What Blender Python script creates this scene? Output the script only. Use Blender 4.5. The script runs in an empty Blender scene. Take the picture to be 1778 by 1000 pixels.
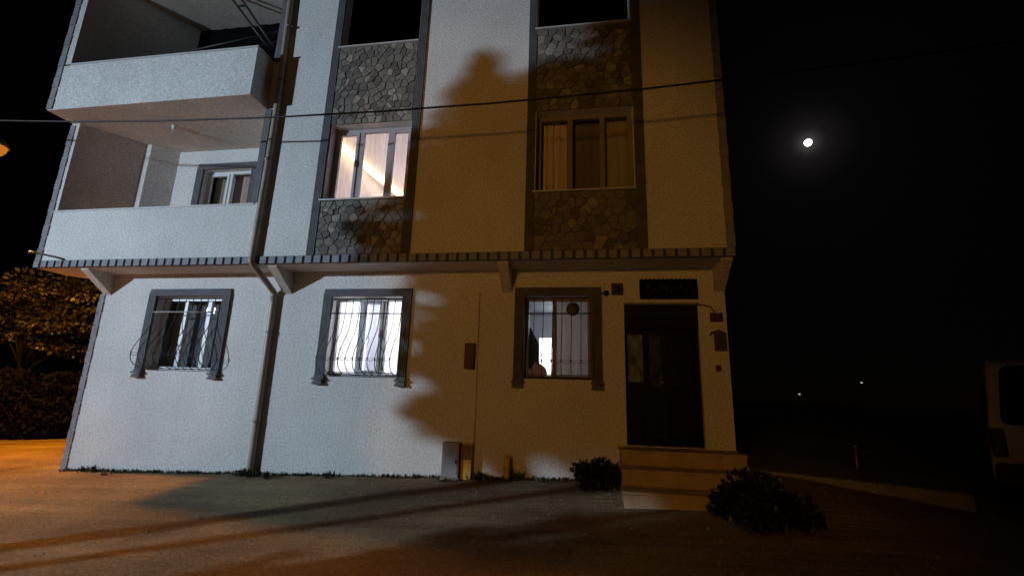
import bpy, bmesh, math, random
from mathutils import Vector, Matrix
R = math.radians
rnd = random.Random(7)
sc = bpy.context.scene
COL = sc.collection

# ------------------------------------------------------------------ camera
cd = bpy.data.cameras.new("camera"); cam = bpy.data.objects.new("camera", cd); COL.objects.link(cam)
cd.sensor_width = 36.0; cd.lens = 816.483 / 1778.0 * 36.0; cd.clip_start = 0.05; cd.clip_end = 3000
rt = Vector((0.98736749, 0.1557605, 0.02905341)); dn = Vector((-0.00688404, 0.22536133, -0.97425093)); fw = Vector((-0.15829732, 0.9617437, 0.22358671))
cam.matrix_world = Matrix(((rt.x, -dn.x, -fw.x, 0), (rt.y, -dn.y, -fw.y, -7.0), (rt.z, -dn.z, -fw.z, 1.7), (0, 0, 0, 1)))
sc.camera = cam
sc.view_settings.view_transform = 'Standard'; sc.view_settings.look = 'None'
sc.view_settings.exposure = 0.0; sc.view_settings.gamma = 1.0

# ------------------------------------------------------------------ night sky, moonlight, lamps
MOON_DIR = Vector((0.38107, 0.81081, 0.44426))
w = bpy.data.worlds.new("World"); sc.world = w; w.use_nodes = True
nt = w.node_tree; bg = nt.nodes["Background"]
sky = nt.nodes.new("ShaderNodeTexSky"); sky.sky_type = 'NISHITA'; sky.sun_disc = False
sky.sun_elevation = math.asin(MOON_DIR.z); sky.sun_rotation = math.atan2(MOON_DIR.x, MOON_DIR.y)
nt.links.new(sky.outputs[0], bg.inputs[0]); bg.inputs[1].default_value = 0.00003
# moon halo painted into the sky colour, plus a trace of sky glow
tcw = nt.nodes.new("ShaderNodeTexCoord"); dt = nt.nodes.new("ShaderNodeVectorMath"); dt.operation = 'DOT_PRODUCT'; dt.inputs[1].default_value = MOON_DIR.normalized()
nt.links.new(tcw.outputs["Generated"], dt.inputs[0]); acc = None
for pw, amp in ((9000, .05), (900, .009), (60, .0007)):
    p = nt.nodes.new("ShaderNodeMath"); p.operation = 'POWER'; p.inputs[1].default_value = pw; p.use_clamp = True
    cl = nt.nodes.new("ShaderNodeMath"); cl.operation = 'MAXIMUM'; cl.inputs[1].default_value = 0.0; nt.links.new(dt.outputs["Value"], cl.inputs[0]); nt.links.new(cl.outputs[0], p.inputs[0])
    m_ = nt.nodes.new("ShaderNodeMath"); m_.operation = 'MULTIPLY_ADD'; m_.inputs[1].default_value = amp; nt.links.new(p.outputs[0], m_.inputs[0])
    if acc: nt.links.new(acc, m_.inputs[2])
    else: m_.inputs[2].default_value = .0003
    acc = m_.outputs[0]
bg2 = nt.nodes.new("ShaderNodeBackground"); bg2.inputs[0].default_value = (1, .86, .88, 1); nt.links.new(acc, bg2.inputs[1])
ad = nt.nodes.new("ShaderNodeAddShader"); nt.links.new(bg.outputs[0], ad.inputs[0]); nt.links.new(bg2.outputs[0], ad.inputs[1]); nt.links.new(ad.outputs[0], nt.nodes["World Output"].inputs[0])
sl = bpy.data.lights.new("moonlight", 'SUN'); sl.energy = 0.004; sl.angle = R(0.5); sl.color = (0.85, 0.9, 1.0)
so = bpy.data.objects.new("moonlight", sl); COL.objects.link(so)
so.rotation_euler = MOON_DIR.to_track_quat('Z', 'Y').to_euler()

WHITE_LAMP = Vector((-17.5, -12.0, 5.2))        # cold white street lamp down the road on the left
LEFT_LAMP = Vector((-12.75, 0.38, 6.55))          # sodium street lamp beyond the left corner
FRONT_LAMP = Vector((-4.0, -17.0, 5.2))         # weaker sodium lamp across the road
W_WHITE, W_LEFT, W_FRONT = 9000, 3900, 1180

# ------------------------------------------------------------------ materials
def node_mat(name):
    m = bpy.data.materials.new(name); m.use_nodes = True
    return m, m.node_tree, m.node_tree.nodes["Principled BSDF"]

def surf(name, c, rough=0.8, var=0.12, vs=1.5, bump=0.0, bs=60.0, metal=0.0, c2=None, det=6.0, stretch=None, spec=0.5, bd=0.01):
    m, t, b = node_mat(name); N = t.nodes; L = t.links
    tc = N.new("ShaderNodeTexCoord"); co = tc.outputs["Object"]
    if stretch:
        mp = N.new("ShaderNodeMapping"); mp.inputs["Scale"].default_value = stretch; L.new(co, mp.inputs[0]); co = mp.outputs[0]
    n = N.new("ShaderNodeTexNoise"); n.inputs["Scale"].default_value = vs; n.inputs["Detail"].default_value = det; n.inputs["Roughness"].default_value = 0.62
    L.new(co, n.inputs["Vector"])
    r = N.new("ShaderNodeValToRGB"); r.color_ramp.elements[0].position = 0.3; r.color_ramp.elements[1].position = 0.7
    c2 = c2 or [x * (1 - 2 * var) for x in c]
    r.color_ramp.elements[0].color = (*c2, 1); r.color_ramp.elements[1].color = (*c, 1)
    L.new(n.outputs[0], r.inputs[0]); L.new(r.outputs[0], b.inputs["Base Color"])
    b.inputs["Roughness"].default_value = rough; b.inputs["Metallic"].default_value = metal; b.inputs["Specular IOR Level"].default_value = spec
    if bump:
        n2 = N.new("ShaderNodeTexNoise"); n2.inputs["Scale"].default_value = bs; n2.inputs["Detail"].default_value = 4
        L.new(tc.outputs["Object"], n2.inputs["Vector"])
        bp = N.new("ShaderNodeBump"); bp.inputs["Strength"].default_value = bump; bp.inputs["Distance"].default_value = bd
        L.new(n2.outputs[0], bp.inputs["Height"]); L.new(bp.outputs[0], b.inputs["Normal"])
    return m

def stucco(name, c):
    # roughcast: grain, broad clouding, faint dirt streaks running down
    m, t, b = node_mat(name); N = t.nodes; L = t.links
    tc = N.new("ShaderNodeTexCoord"); co = tc.outputs["Object"]
    n1 = N.new("ShaderNodeTexNoise"); n1.inputs["Scale"].default_value = 0.9; n1.inputs["Detail"].default_value = 7; L.new(co, n1.inputs["Vector"])
    mp = N.new("ShaderNodeMapping"); mp.inputs["Scale"].default_value = (6, 6, 0.5); L.new(co, mp.inputs[0])
    n2 = N.new("ShaderNodeTexNoise"); n2.inputs["Scale"].default_value = 1.0; n2.inputs["Detail"].default_value = 5; L.new(mp.outputs[0], n2.inputs["Vector"])
    n3 = N.new("ShaderNodeTexNoise"); n3.inputs["Scale"].default_value = 34; n3.inputs["Detail"].default_value = 3; L.new(co, n3.inputs["Vector"])
    def mr(o, a, bb, lo, hi):
        x = N.new("ShaderNodeMapRange"); x.inputs[1].default_value = a; x.inputs[2].default_value = bb; x.inputs[3].default_value = lo; x.inputs[4].default_value = hi
        L.new(o, x.inputs[0]); return x.outputs[0]
    def mul(a, bb):
        x = N.new("ShaderNodeMath"); x.operation = 'MULTIPLY'; L.new(a, x.inputs[0]); L.new(bb, x.inputs[1]); return x.outputs[0]
    f = mul(mul(mr(n1.outputs[0], .3, .7, .88, 1.04), mr(n2.outputs[0], .3, .75, .97, 1.02)), mr(n3.outputs[0], .3, .7, .74, 1.20))
    sep = N.new("ShaderNodeSeparateXYZ"); L.new(co, sep.inputs[0])
    mx = N.new("ShaderNodeMix"); mx.data_type = 'RGBA'; mx.blend_type = 'MULTIPLY'; mx.inputs[0].default_value = 1
    mx.inputs[6].default_value = (*c, 1)
    cb = N.new("ShaderNodeCombineColor"); 
    for i in range(3): L.new(f, cb.inputs[i])
    L.new(cb.outputs[0], mx.inputs[7]); L.new(mx.outputs[2], b.inputs["Base Color"])
    b.inputs["Roughness"].default_value = 0.92; b.inputs["Specular IOR Level"].default_value = 0.2
    n4 = N.new("ShaderNodeTexNoise"); n4.inputs["Scale"].default_value = 45; n4.inputs["Detail"].default_value = 5; n4.inputs["Roughness"].default_value = .7; L.new(co, n4.inputs["Vector"])
    bp = N.new("ShaderNodeBump"); bp.inputs["Strength"].default_value = .55; bp.inputs["Distance"].default_value = .012
    L.new(n4.outputs[0], bp.inputs["Height"]); L.new(bp.outputs[0], b.inputs["Normal"])
    return m

def emit(name, c, s):
    m = bpy.data.materials.new(name); m.use_nodes = True; t = m.node_tree
    for n in list(t.nodes): t.nodes.remove(n)
    o = t.nodes.new("ShaderNodeOutputMaterial"); e = t.nodes.new("ShaderNodeEmission")
    e.inputs[0].default_value = (*c, 1); e.inputs[1].default_value = s; t.links.new(e.outputs[0], o.inputs[0]); return m

def glass(name, refl=0.07, tint=(1, 1, 1)):
    m = bpy.data.materials.new(name); m.use_nodes = True; t = m.node_tree
    for n in list(t.nodes): t.nodes.remove(n)
    o = t.nodes.new("ShaderNodeOutputMaterial"); x = t.nodes.new("ShaderNodeMixShader")
    a = t.nodes.new("ShaderNodeBsdfTransparent"); a.inputs[0].default_value = (*tint, 1)
    g = t.nodes.new("ShaderNodeBsdfGlossy"); g.inputs["Roughness"].default_value = 0.008
    x.inputs[0].default_value = refl; t.links.new(a.outputs[0], x.inputs[1]); t.links.new(g.outputs[0], x.inputs[2]); t.links.new(x.outputs[0], o.inputs[0]); return m

def cloth(name, c, sheer=0.0, transl=0.5, lo=.78, ms=(28, 28, 1.2)):
    m = bpy.data.materials.new(name); m.use_nodes = True; t = m.node_tree; N = t.nodes; L = t.links
    for n in list(N): N.remove(n)
    o = N.new("ShaderNodeOutputMaterial")
    tc = N.new("ShaderNodeTexCoord"); mp = N.new("ShaderNodeMapping"); mp.inputs["Scale"].default_value = ms; L.new(tc.outputs["Object"], mp.inputs[0])
    n = N.new("ShaderNodeTexNoise"); n.inputs["Scale"].default_value = 1; n.inputs["Detail"].default_value = 5; L.new(mp.outputs[0], n.inputs["Vector"])
    r = N.new("ShaderNodeValToRGB"); r.color_ramp.elements[0].color = (*[x * lo for x in c], 1); r.color_ramp.elements[1].color = (*c, 1)
    r.color_ramp.elements[0].position = .35; r.color_ramp.elements[1].position = .65; L.new(n.outputs[0], r.inputs[0])
    d = N.new("ShaderNodeBsdfDiffuse"); tl = N.new("ShaderNodeBsdfTranslucent"); L.new(r.outputs[0], d.inputs[0]); L.new(r.outputs[0], tl.inputs[0])
    x = N.new("ShaderNodeMixShader"); x.inputs[0].default_value = transl; L.new(d.outputs[0], x.inputs[1]); L.new(tl.outputs[0], x.inputs[2]); out = x.outputs[0]
    if sheer:
        tr = N.new("ShaderNodeBsdfTransparent"); y = N.new("ShaderNodeMixShader"); y.inputs[0].default_value = sheer
        L.new(out, y.inputs[1]); L.new(tr.outputs[0], y.inputs[2]); out = y.outputs[0]
    L.new(out, o.inputs[0]); return m

def leaves(name, c, c2):
    m, t, b = node_mat(name); N = t.nodes; L = t.links
    tc = N.new("ShaderNodeTexCoord"); n = N.new("ShaderNodeTexNoise"); n.inputs["Scale"].default_value = 2.2; n.inputs["Detail"].default_value = 8; L.new(tc.outputs["Object"], n.inputs["Vector"])
    r = N.new("ShaderNodeValToRGB"); r.color_ramp.elements[0].position = .35; r.color_ramp.elements[1].position = .65
    r.color_ramp.elements[0].color = (*c2, 1); r.color_ramp.elements[1].color = (*c, 1); L.new(n.outputs[0], r.inputs[0]); L.new(r.outputs[0], b.inputs["Base Color"])
    b.inputs["Roughness"].default_value = .45; return m

def ground_mat():
    m, t, b = node_mat("dusty_ground"); N = t.nodes; L = t.links
    tc = N.new("ShaderNodeTexCoord"); co = tc.outputs["Object"]
    def noise(s, d=6, r=.6, v=None):
        n = N.new("ShaderNodeTexNoise"); n.inputs["Scale"].default_value = s; n.inputs["Detail"].default_value = d; n.inputs["Roughness"].default_value = r
        L.new(v or co, n.inputs["Vector"]); return n.outputs[0]
    def ramp(o, p0, p1, a, bb):
        r = N.new("ShaderNodeValToRGB"); r.color_ramp.elements[0].position = p0; r.color_ramp.elements[1].position = p1
        r.color_ramp.elements[0].color = (*a, 1); r.color_ramp.elements[1].color = (*bb, 1); L.new(o, r.inputs[0]); return r.outputs[0]
    def mix(f, a, bb, mode='MIX', fv=None):
        x = N.new("ShaderNodeMix"); x.data_type = 'RGBA'; x.blend_type = mode
        if fv is None: L.new(f, x.inputs[0])
        else: x.inputs[0].default_value = fv
        L.new(a, x.inputs[6]); L.new(bb, x.inputs[7]); return x.outputs[2]
    base = ramp(noise(.55, 8), .36, .64, (.155, .11, .064), (.32, .24, .14))
    mp = N.new("ShaderNodeMapping"); mp.inputs["Rotation"].default_value = (0, 0, R(-8)); mp.inputs["Scale"].default_value = (.18, 2.2, 1); L.new(co, mp.inputs[0])
    tracks = ramp(noise(1.0, 5, .55, mp.outputs[0]), .4, .62, (.72, .72, .72), (1.08, 1.07, 1.04))
    a = mix(None, base, tracks, 'MULTIPLY', 1.0)
    grit = ramp(noise(38, 4, .75), .32, .68, (.42, .42, .42), (1.6, 1.56, 1.5))
    a = mix(None, a, grit, 'MULTIPLY', 1.0)
    L.new(a, b.inputs["Base Color"]); b.inputs["Roughness"].default_value = .93; b.inputs["Specular IOR Level"].default_value = .25
    add = N.new("ShaderNodeMath"); add.operation = 'ADD'; L.new(noise(30, 6, .75), add.inputs[0])
    mm = N.new("ShaderNodeMath"); mm.operation = 'MULTIPLY'; mm.inputs[1].default_value = 2.0; L.new(noise(4, 4, .5, mp.outputs[0]), mm.inputs[0]); L.new(mm.outputs[0], add.inputs[1])
    bp = N.new("ShaderNodeBump"); bp.inputs["Strength"].default_value = .8; bp.inputs["Distance"].default_value = .03
    L.new(add.outputs[0], bp.inputs["Height"]); L.new(bp.outputs[0], b.inputs["Normal"]); return m

M = {}
M['wall'] = stucco("white_stucco", (.74, .73, .71))
M['inner'] = surf("room_plaster", (.62, .6, .58), .9)
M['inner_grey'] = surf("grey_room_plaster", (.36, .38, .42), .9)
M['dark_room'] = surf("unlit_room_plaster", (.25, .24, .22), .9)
M['soffit'] = stucco("soffit_stucco", (.66, .6, .52))
M['trim'] = surf("grey_stone_trim", (.15, .15, .165), .75, .2, 5, .4, 70)
M['quoin'] = surf("quoin_plaster", (.33, .32, .34), .85, .2, 4, .4, 60)
M['dent_light'] = surf("dentil_light", (.31, .32, .35), .85, .15, 6)
M['dent_dark'] = surf("dentil_dark", (.085, .085, .095), .85, .15, 6)
ST = [surf("stone_%s" % k, c, .85, .22, 9, .7, 45, bd=.02) for k, c in (('grey', (.235, .22, .195)), ('tan', (.27, .245, .21)), ('dark', (.16, .15, .135)), ('pale', (.40, .37, .32)))]
M['mortar'] = surf("stone_mortar", (.15, .14, .125), .95)
M['pvc'] = surf("white_window_plastic", (.72, .72, .72), .4, .04)
M['sill'] = surf("pale_marble_sill", (.6, .59, .57), .5, .1, 6)
M['glass'] = glass("window_glass", .03)
M['iron'] = surf("black_wrought_iron", (.02, .02, .022), .5, .2, 20)
M['ironw'] = surf("pale_worn_iron_bar", (.45, .42, .38), .6, .2, 20)
M['pipe'] = surf("tan_drain_pipe", (.42, .34, .25), .4, .15, 4)
M['door'] = surf("black_door_and_unlit_room", (.006, .006, .007), .5, .2, 10, spec=.15)
M['doorhead'] = surf("dark_brown_door_head", (.02, .014, .012), .6, .2, 10, spec=.15)
M['doorglass'] = cloth('frosted_patterned_glass', (.5, .58, .5), 0, .6, .35, (11, 11, 8))
M['sign'] = surf("black_sign_board", (.004, .004, .005), .6, .1, 10, spec=.05)
M['lettering'] = surf("dull_gilt_lettering", (.06, .055, .05), .6)
M['plate'] = surf("dark_brown_plate", (.045, .025, .018), .6, .2, 20)
M['platemark'] = surf("dim_plate_mark", (.012, .011, .012), .6)
M['box'] = surf("dark_brown_box", (.10, .062, .035), .6, .15, 10)
M['red'] = surf("dark_red_plastic", (.16, .03, .015), .5, .15, 10)
M['cab'] = surf("grey_cabinet_paint", (.28, .29, .32), .6, .15, 5)
M['yellow'] = surf("yellow_gas_paint", (.72, .42, .04), .5, .2, 6)
M['brass'] = surf("bright_metal", (.5, .48, .45), .3, .1, 8, metal=1)
M['step'] = surf("worn_stone_steps", (.55, .42, .28), .8, .2, 4, .4, 40)
M['concrete'] = surf("pale_concrete", (.33, .31, .29), .9, .2, 4, .5, 50)
M['wood'] = surf("bark", (.09, .065, .045), .9, .3, 8, .6, 30)
M['needle'] = leaves("conifer_needles", (.05, .075, .035), (.025, .04, .02))
M['shrub'] = leaves("dark_shrub_leaves", (.02, .026, .014), (.008, .011, .006))
M['hedge'] = surf('shade_black_hedge', (.012, .013, .008), .9, .2, 3, spec=.1)  # darkness below the left tree put into leaf and trunk colour
M['treeleaf'] = leaves("left_tree_leaves", (.07, .072, .026), (.015, .018, .008))
M['grass'] = leaves("dry_weeds", (.07, .075, .035), (.04, .045, .02))
M['cable'] = surf("black_cable", (.012, .012, .013), .6)
M['vanbody'] = surf("pale_car_paint", (.72, .67, .66), .35, .06, 3)
M['vanglass'] = surf("dark_car_glass", (.008, .008, .009), .08)
M['rubber'] = surf("tyre_rubber", (.02, .02, .02), .9)
M['taillamp'] = surf("red_lamp_lens", (.03, .008, .008), .25)
M['galv'] = surf("galvanised_steel", (.3, .3, .31), .5, .15, 6, metal=.6)
M['c_white'] = cloth("white_curtain", (.88, .88, .92), 0, .75)
M['c_blue'] = cloth("bluish_white_curtain", (.62, .63, .74), 0, .75)
M['c_sheer'] = cloth("sheer_curtain", (.95, .88, .92), .42, .75, .93)
M['c_grey'] = cloth("grey_net_curtain", (.30, .32, .36), .2, .4)
M['c_dark'] = cloth("olive_curtain", (.25, .23, .17), 0, .2, .85)
M['c_taupe'] = cloth("taupe_curtain", (.50, .43, .39), 0, .5, .85)
M['c_pink'] = cloth("beige_pink_curtain", (.62, .47, .40), 0, .3)
M['c_olive'] = cloth("olive_brown_curtain", (.46, .42, .29), 0, .12, .88)
M['c_brown'] = cloth("brown_net_curtain", (.82, .68, .62), 0, .1, .88)
M['c_darkgreen'] = cloth("dark_green_cloth", (.05, .06, .05), 0, .1)
M['c_peach'] = cloth("peach_white_cloth", (.7, .5, .42), 0, .4)
M['black'] = cloth("black_blind_and_shade", (.008, .008, .009), 0, .05)
M['led'] = emit("warm_cove_led", (1, .74, .36), 7)
M['bulb'] = emit("white_room_lamp", (.95, .97, 1), 12)
M['moon'] = emit("moon_glow", (1, .96, .95), 9)
M['lampw'] = emit("white_lamp_panel", (.85, .92, 1), 20)
M['lampo'] = emit("sodium_lamp_bowl", (1, .30, .03), .55)
M['far'] = emit("far_lamp", (.9, .92, 1), .4)

# ------------------------------------------------------------------ mesh helpers
class MB:
    def __init__(s): s.bm = bmesh.new()
    def face(s, pts, mi=0):
        f = s.bm.faces.new([s.bm.verts.new(p) for p in pts]); f.material_index = mi; return f
    def box(s, x0, x1, y0, y1, z0, z1, mi=0, bev=0.0):
        n0 = len(s.bm.faces)
        v = [s.bm.verts.new((x, y, z)) for x in (x0, x1) for y in (y0, y1) for z in (z0, z1)]
        fs = [s.bm.faces.new([v[i] for i in q]) for q in ((0, 1, 3, 2), (4, 6, 7, 5), (0, 4, 5, 1), (2, 3, 7, 6), (0, 2, 6, 4), (1, 5, 7, 3))]
        for f in fs: f.material_index = mi
        if bev: bmesh.ops.bevel(s.bm, geom=list({e for f in fs for e in f.edges}), offset=bev, segments=2, affect='EDGES', profile=.6)
        return s
    def prism(s, poly, axis, a, b, mi=0):
        # poly in the two other axes, extruded along axis from a to b
        def p(u, v, k): return {'x': (k, u, v), 'y': (u, k, v), 'z': (u, v, k)}[axis]
        A = [s.bm.verts.new(p(u, v, a)) for u, v in poly]; B = [s.bm.verts.new(p(u, v, b)) for u, v in poly]; n = len(poly)
        fs = [s.bm.faces.new(A), s.bm.faces.new(B[::-1])] + [s.bm.faces.new((A[i], B[i], B[(i + 1) % n], A[(i + 1) % n])) for i in range(n)]
        for f in fs: f.material_index = mi
        return s
    def tube(s, pts, r, n=8, mi=0, cap=True):
        pts = [Vector(p) for p in pts]; rs = r if isinstance(r, (list, tuple)) else [r] * len(pts); rings = []; up = None
        for i, p in enumerate(pts):
            d = (pts[min(i + 1, len(pts) - 1)] - pts[max(i - 1, 0)]).normalized()
            if up is None:
                up = Vector((0, 0, 1)) if abs(d.z) < .9 else Vector((1, 0, 0))
            u = d.cross(up).normalized(); v = u.cross(d).normalized(); up = v
            rings.append([s.bm.verts.new(p + (u * math.cos(2 * math.pi * k / n) + v * math.sin(2 * math.pi * k / n)) * rs[i]) for k in range(n)])
        for a, b in zip(rings, rings[1:]):
            for k in range(n):
                f = s.bm.faces.new((a[k], a[(k + 1) % n], b[(k + 1) % n], b[k])); f.material_index = mi; f.smooth = True
        if cap: s.bm.faces.new(rings[0][::-1]).material_index = mi; s.bm.faces.new(rings[-1]).material_index = mi
        return s
    def lathe(s, prof, c, n=20, mi=0, axis='z'):
        rings = []
        for r, h in prof:
            ring = []
            for k in range(n):
                a = 2 * math.pi * k / n; u, v = r * math.cos(a), r * math.sin(a)
                ring.append(s.bm.verts.new(Vector(c) + Vector((u, v, h) if axis == 'z' else (u, h, v) if axis == 'y' else (h, u, v))))
            rings.append(ring)
        for a, b in zip(rings, rings[1:]):
            for k in range(n):
                f = s.bm.faces.new((a[k], a[(k + 1) % n], b[(k + 1) % n], b[k])); f.smooth = True; f.material_index = mi
        if prof[0][0] > 1e-4: s.bm.faces.new(rings[0][::-1])
        if prof[-1][0] > 1e-4: s.bm.faces.new(rings[-1])
        return s
    def build(s, name, mat, parent=None, recalc=True):
        if recalc: bmesh.ops.recalc_face_normals(s.bm, faces=s.bm.faces)
        me = bpy.data.meshes.new(name); s.bm.to_mesh(me); s.bm.free()
        for m in (mat if isinstance(mat, list) else [mat]): me.materials.append(m)
        o = bpy.data.objects.new(name, me); COL.objects.link(o)
        if parent is not None: o.parent = parent
        return o

def tag(o, label=None, cat=None, group=None, kind=None):
    for k, v in (('label', label), ('category', cat), ('group', group), ('kind', kind)):
        if v: o[k] = v
    return o
def empty(name, label, cat, group=None):
    o = bpy.data.objects.new(name, None); COL.objects.link(o); o.empty_display_size = .2
    return tag(o, label, cat, group)

def wall(mb, x0, x1, z0, z1, y0, y1, holes=()):
    # upright slab with rectangular openings, outer skin only (front, back, reveals)
    xs = sorted({x0, x1, *[h[0] for h in holes], *[h[1] for h in holes]}); zs = sorted({z0, z1, *[h[2] for h in holes], *[h[3] for h in holes]})
    xs = [x for x in xs if x0 <= x <= x1]; zs = [z for z in zs if z0 <= z <= z1]
    def solid(i, j):
        if i < 0 or j < 0 or i >= len(xs) - 1 or j >= len(zs) - 1: return False
        cx, cz = (xs[i] + xs[i + 1]) / 2, (zs[j] + zs[j + 1]) / 2
        return not any(h[0] < cx < h[1] and h[2] < cz < h[3] for h in holes)
    for i in range(len(xs) - 1):
        for j in range(len(zs) - 1):
            if not solid(i, j): continue
            a, b, c, d = xs[i], xs[i + 1], zs[j], zs[j + 1]
            mb.face([(a, y0, c), (b, y0, c), (b, y0, d), (a, y0, d)]); mb.face([(a, y1, c), (a, y1, d), (b, y1, d), (b, y1, c)])
            if not solid(i - 1, j): mb.face([(a, y0, c), (a, y0, d), (a, y1, d), (a, y1, c)])
            if not solid(i + 1, j): mb.face([(b, y0, c), (b, y1, c), (b, y1, d), (b, y0, d)])
            if not solid(i, j - 1): mb.face([(a, y0, c), (a, y1, c), (b, y1, c), (b, y0, c)])
            if not solid(i, j + 1): mb.face([(a, y0, d), (b, y0, d), (b, y1, d), (a, y1, d)])
    return mb

def room(name, mat, x0, x1, y0, y1, z0, z1, parent, hole=None):
    mb = MB(); t = .06
    mb.box(x0 - t, x0, y0, y1, z0, z1); mb.box(x1, x1 + t, y0, y1, z0, z1)
    mb.box(x0 - t, x1 + t, y0, y1, z0 - t, z0 - .001); mb.box(x0 - t, x1 + t, y0, y1, z1 + .001, z1 + t)
    wall(mb, x0 - t, x1 + t, z0 - t, z1 + t, y1 + .001, y1 + t, [hole] if hole else [])
    return mb.build(name, mat, parent)

def curtain(label, mat, x0, x1, y, z0, z1, amp=.02, freq=60, name='curtain', sub=70, group=None, ph=0.0, taper=None):
    mb = MB(); bm = mb.bm; rows = 10; grid = []
    for j in range(rows + 1):
        z = z0 + (z1 - z0) * j / rows; row = []
        for i in range(sub + 1):
            u = i / sub; x = x0 + (x1 - x0) * u
            if taper: x = x0 + (x - x0) * taper(j / rows)
            k = .6 + .4 * (1 - j / rows)
            row.append(bm.verts.new((x, y + amp * k * (math.sin(freq * u * (x1 - x0) + ph) + .45 * math.sin(freq * 2.3 * u * (x1 - x0) + 1.3 + .4 * j * .1 + ph)), z)))
        grid.append(row)
    for a, b in zip(grid, grid[1:]):
        for i in range(sub): f = bm.faces.new((a[i], a[i + 1], b[i + 1], b[i])); f.smooth = True
    return tag(mb.build(name, mat, None), label, 'curtain', group)

def point(name, loc, watts, color, parent, size=.1):
    l = bpy.data.lights.new(name, 'POINT'); l.energy = watts; l.color = color; l.shadow_soft_size = size
    o = bpy.data.objects.new(name, l); COL.objects.link(o); o.location = loc; o.parent = parent; return o
def spot(name, loc, aim, watts, color, deg, blend, size, parent):
    l = bpy.data.lights.new(name, 'SPOT'); l.energy = watts; l.color = color; l.spot_size = R(deg); l.spot_blend = blend; l.shadow_soft_size = size
    o = bpy.data.objects.new(name, l); COL.objects.link(o); o.location = loc
    o.rotation_euler = (Vector(loc) - Vector(aim)).to_track_quat('Z', 'Y').to_euler(); o.parent = parent; return o

def gz(x, y):
    return .6 + .036 * max(-16, min(x, 2.6)) + .06 * max(-9, min(y, 1.5)) - .05 * max(0, min(x - 2.6, 3))

# ------------------------------------------------------------------ ground
mb = MB(); bm = mb.bm
def axis_steps(lo, hi):
    s = [-900, -400, -150, -70]; v = lo
    while v <= hi: s.append(v); v += .5
    return s + [70, 150, 400, 900]
xs = axis_steps(-30, 14); ys = axis_steps(-20, 12)
gr = [[bm.verts.new((x, y, gz(x, y) + (rnd.uniform(-.008, .008) if abs(x) < 14 and -8 < y < 3 else 0))) for x in xs] for y in ys]
for a, b in zip(gr, gr[1:]):
    for i in range(len(xs) - 1): f = bm.faces.new((a[i], a[i + 1], b[i + 1], b[i])); f.smooth = True
tag(mb.build("ground", ground_mat()), kind='structure')

# ------------------------------------------------------------------ the house
H = empty("apartment_building", "white plastered apartment building with stone clad window bays, balconies and black entrance door", "building")
ZS, ZF = 3.62, 3.745           # overhang underside, top of the dentil band
FY = -.53                      # upper facade plane
W1, W2, W3 = (-7.43, -6.13, 1.96, 3.22), (-4.12, -2.905, 1.93, 3.20), (-.95, .055, 1.96, 3.20)
DOOR = (.53, 1.57, 1.08, 3.06)
mb = MB(); wall(mb, -8.6, 1.95, -.2, ZS, 0, .25, [W1, W2, W3, DOOR]); mb.build("ground_floor_wall", M['wall'], H)
U2, U4, T2, T4 = (-4.19, -2.79, 4.66, 6.0), (-.76, .68, 4.66, 6.0), (-4.19, -2.79, 7.49, 8.9), (-.76, .68, 7.49, 8.9)
mb = MB(); wall(mb, -5.45, 1.97, ZF, 9.8, FY, FY + .25, [U2, U4, T2, T4]); mb.build("upper_wall", M['wall'], H)
# side and back walls, roof
mb = MB()
mb.prism([(-8.6, .01), (-8.35, .25), (-4.0, 6.2), (-4.25, 6.2)], 'z', -.2, ZS - .002)
mb.box(1.70, 1.948, .252, 9, -.2, ZS - .002); mb.box(1.72, 1.968, FY + .252, 9, ZF, 9.8)
mb.box(-5.0, 2.0, 9.0, 9.25, -.2, 9.8)
mb.prism([(-9.2, .0), (-4.6, 6.2), (-4.6, 9.0), (-4.8, 9.0), (-4.8, 6.3), (-9.46, .0)], 'z', ZF, 9.8)
mb.build("side_wall", M['wall'], H)
mb = MB(); mb.prism([(-9.6, -1.0), (2.05, -.62), (2.05, 9.4), (-5, 9.4)], 'z', 9.801, 9.95); mb.build("roof", M['concrete'], H)
# first floor slab with its visible underside
mb = MB(); mb.prism([(-9.46, FY + .03), (1.96, FY + .03), (1.96, 9.0), (-4.7, 9.0), (-4.9, 6.2), (-9.46, .0)], 'z', ZS, ZF - .004); mb.build("floor_slab", M['soffit'], H)
mb = MB(); mb.box(-9.47, 1.98, FY - .012, FY + .032, ZS + .002, ZF - .002, 1)
x = -9.46
while x < 1.95:
    mb.box(x, min(x + .108, 1.982), FY - .03, FY - .0122, ZS + .003, ZF - .003, 0); x += .155
mb.build("dentil_band", [M['dent_light'], M['dent_dark']], H)
# brackets under the overhang
for bx in (-8.55, -5.02, -1.30, 1.80):
    mb = MB(); mb.prism([(-.002, ZS - .001), (-.002, ZS - .37), (FY + .045, ZS - .03), (FY + .045, ZS - .001)], 'x', bx, bx + .15); mb.build("bracket", M['soffit'], H)
# corner quoins
def quoins(x0, x1, y0, z0, z1, step=.22):
    mb = MB(); z = z0; k = 0
    while z < z1:
        d = .006 if k % 2 else 0
        mb.box(x0 + d, x1 - d, y0 - .018 + d * .5, y0 + .05, z + .006, min(z + step, z1) - .006); z += step; k += 1
    mb.build("quoin_strip", M['quoin'], H)
quoins(-8.63, -8.52, -.0, .28, 3.27); quoins(-9.47, -9.36, FY, ZF, 6.36); quoins(1.87, 1.985, FY, ZF, 9.75); quoins(-9.47, -9.35, -.96, 6.41, 9.7)

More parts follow.
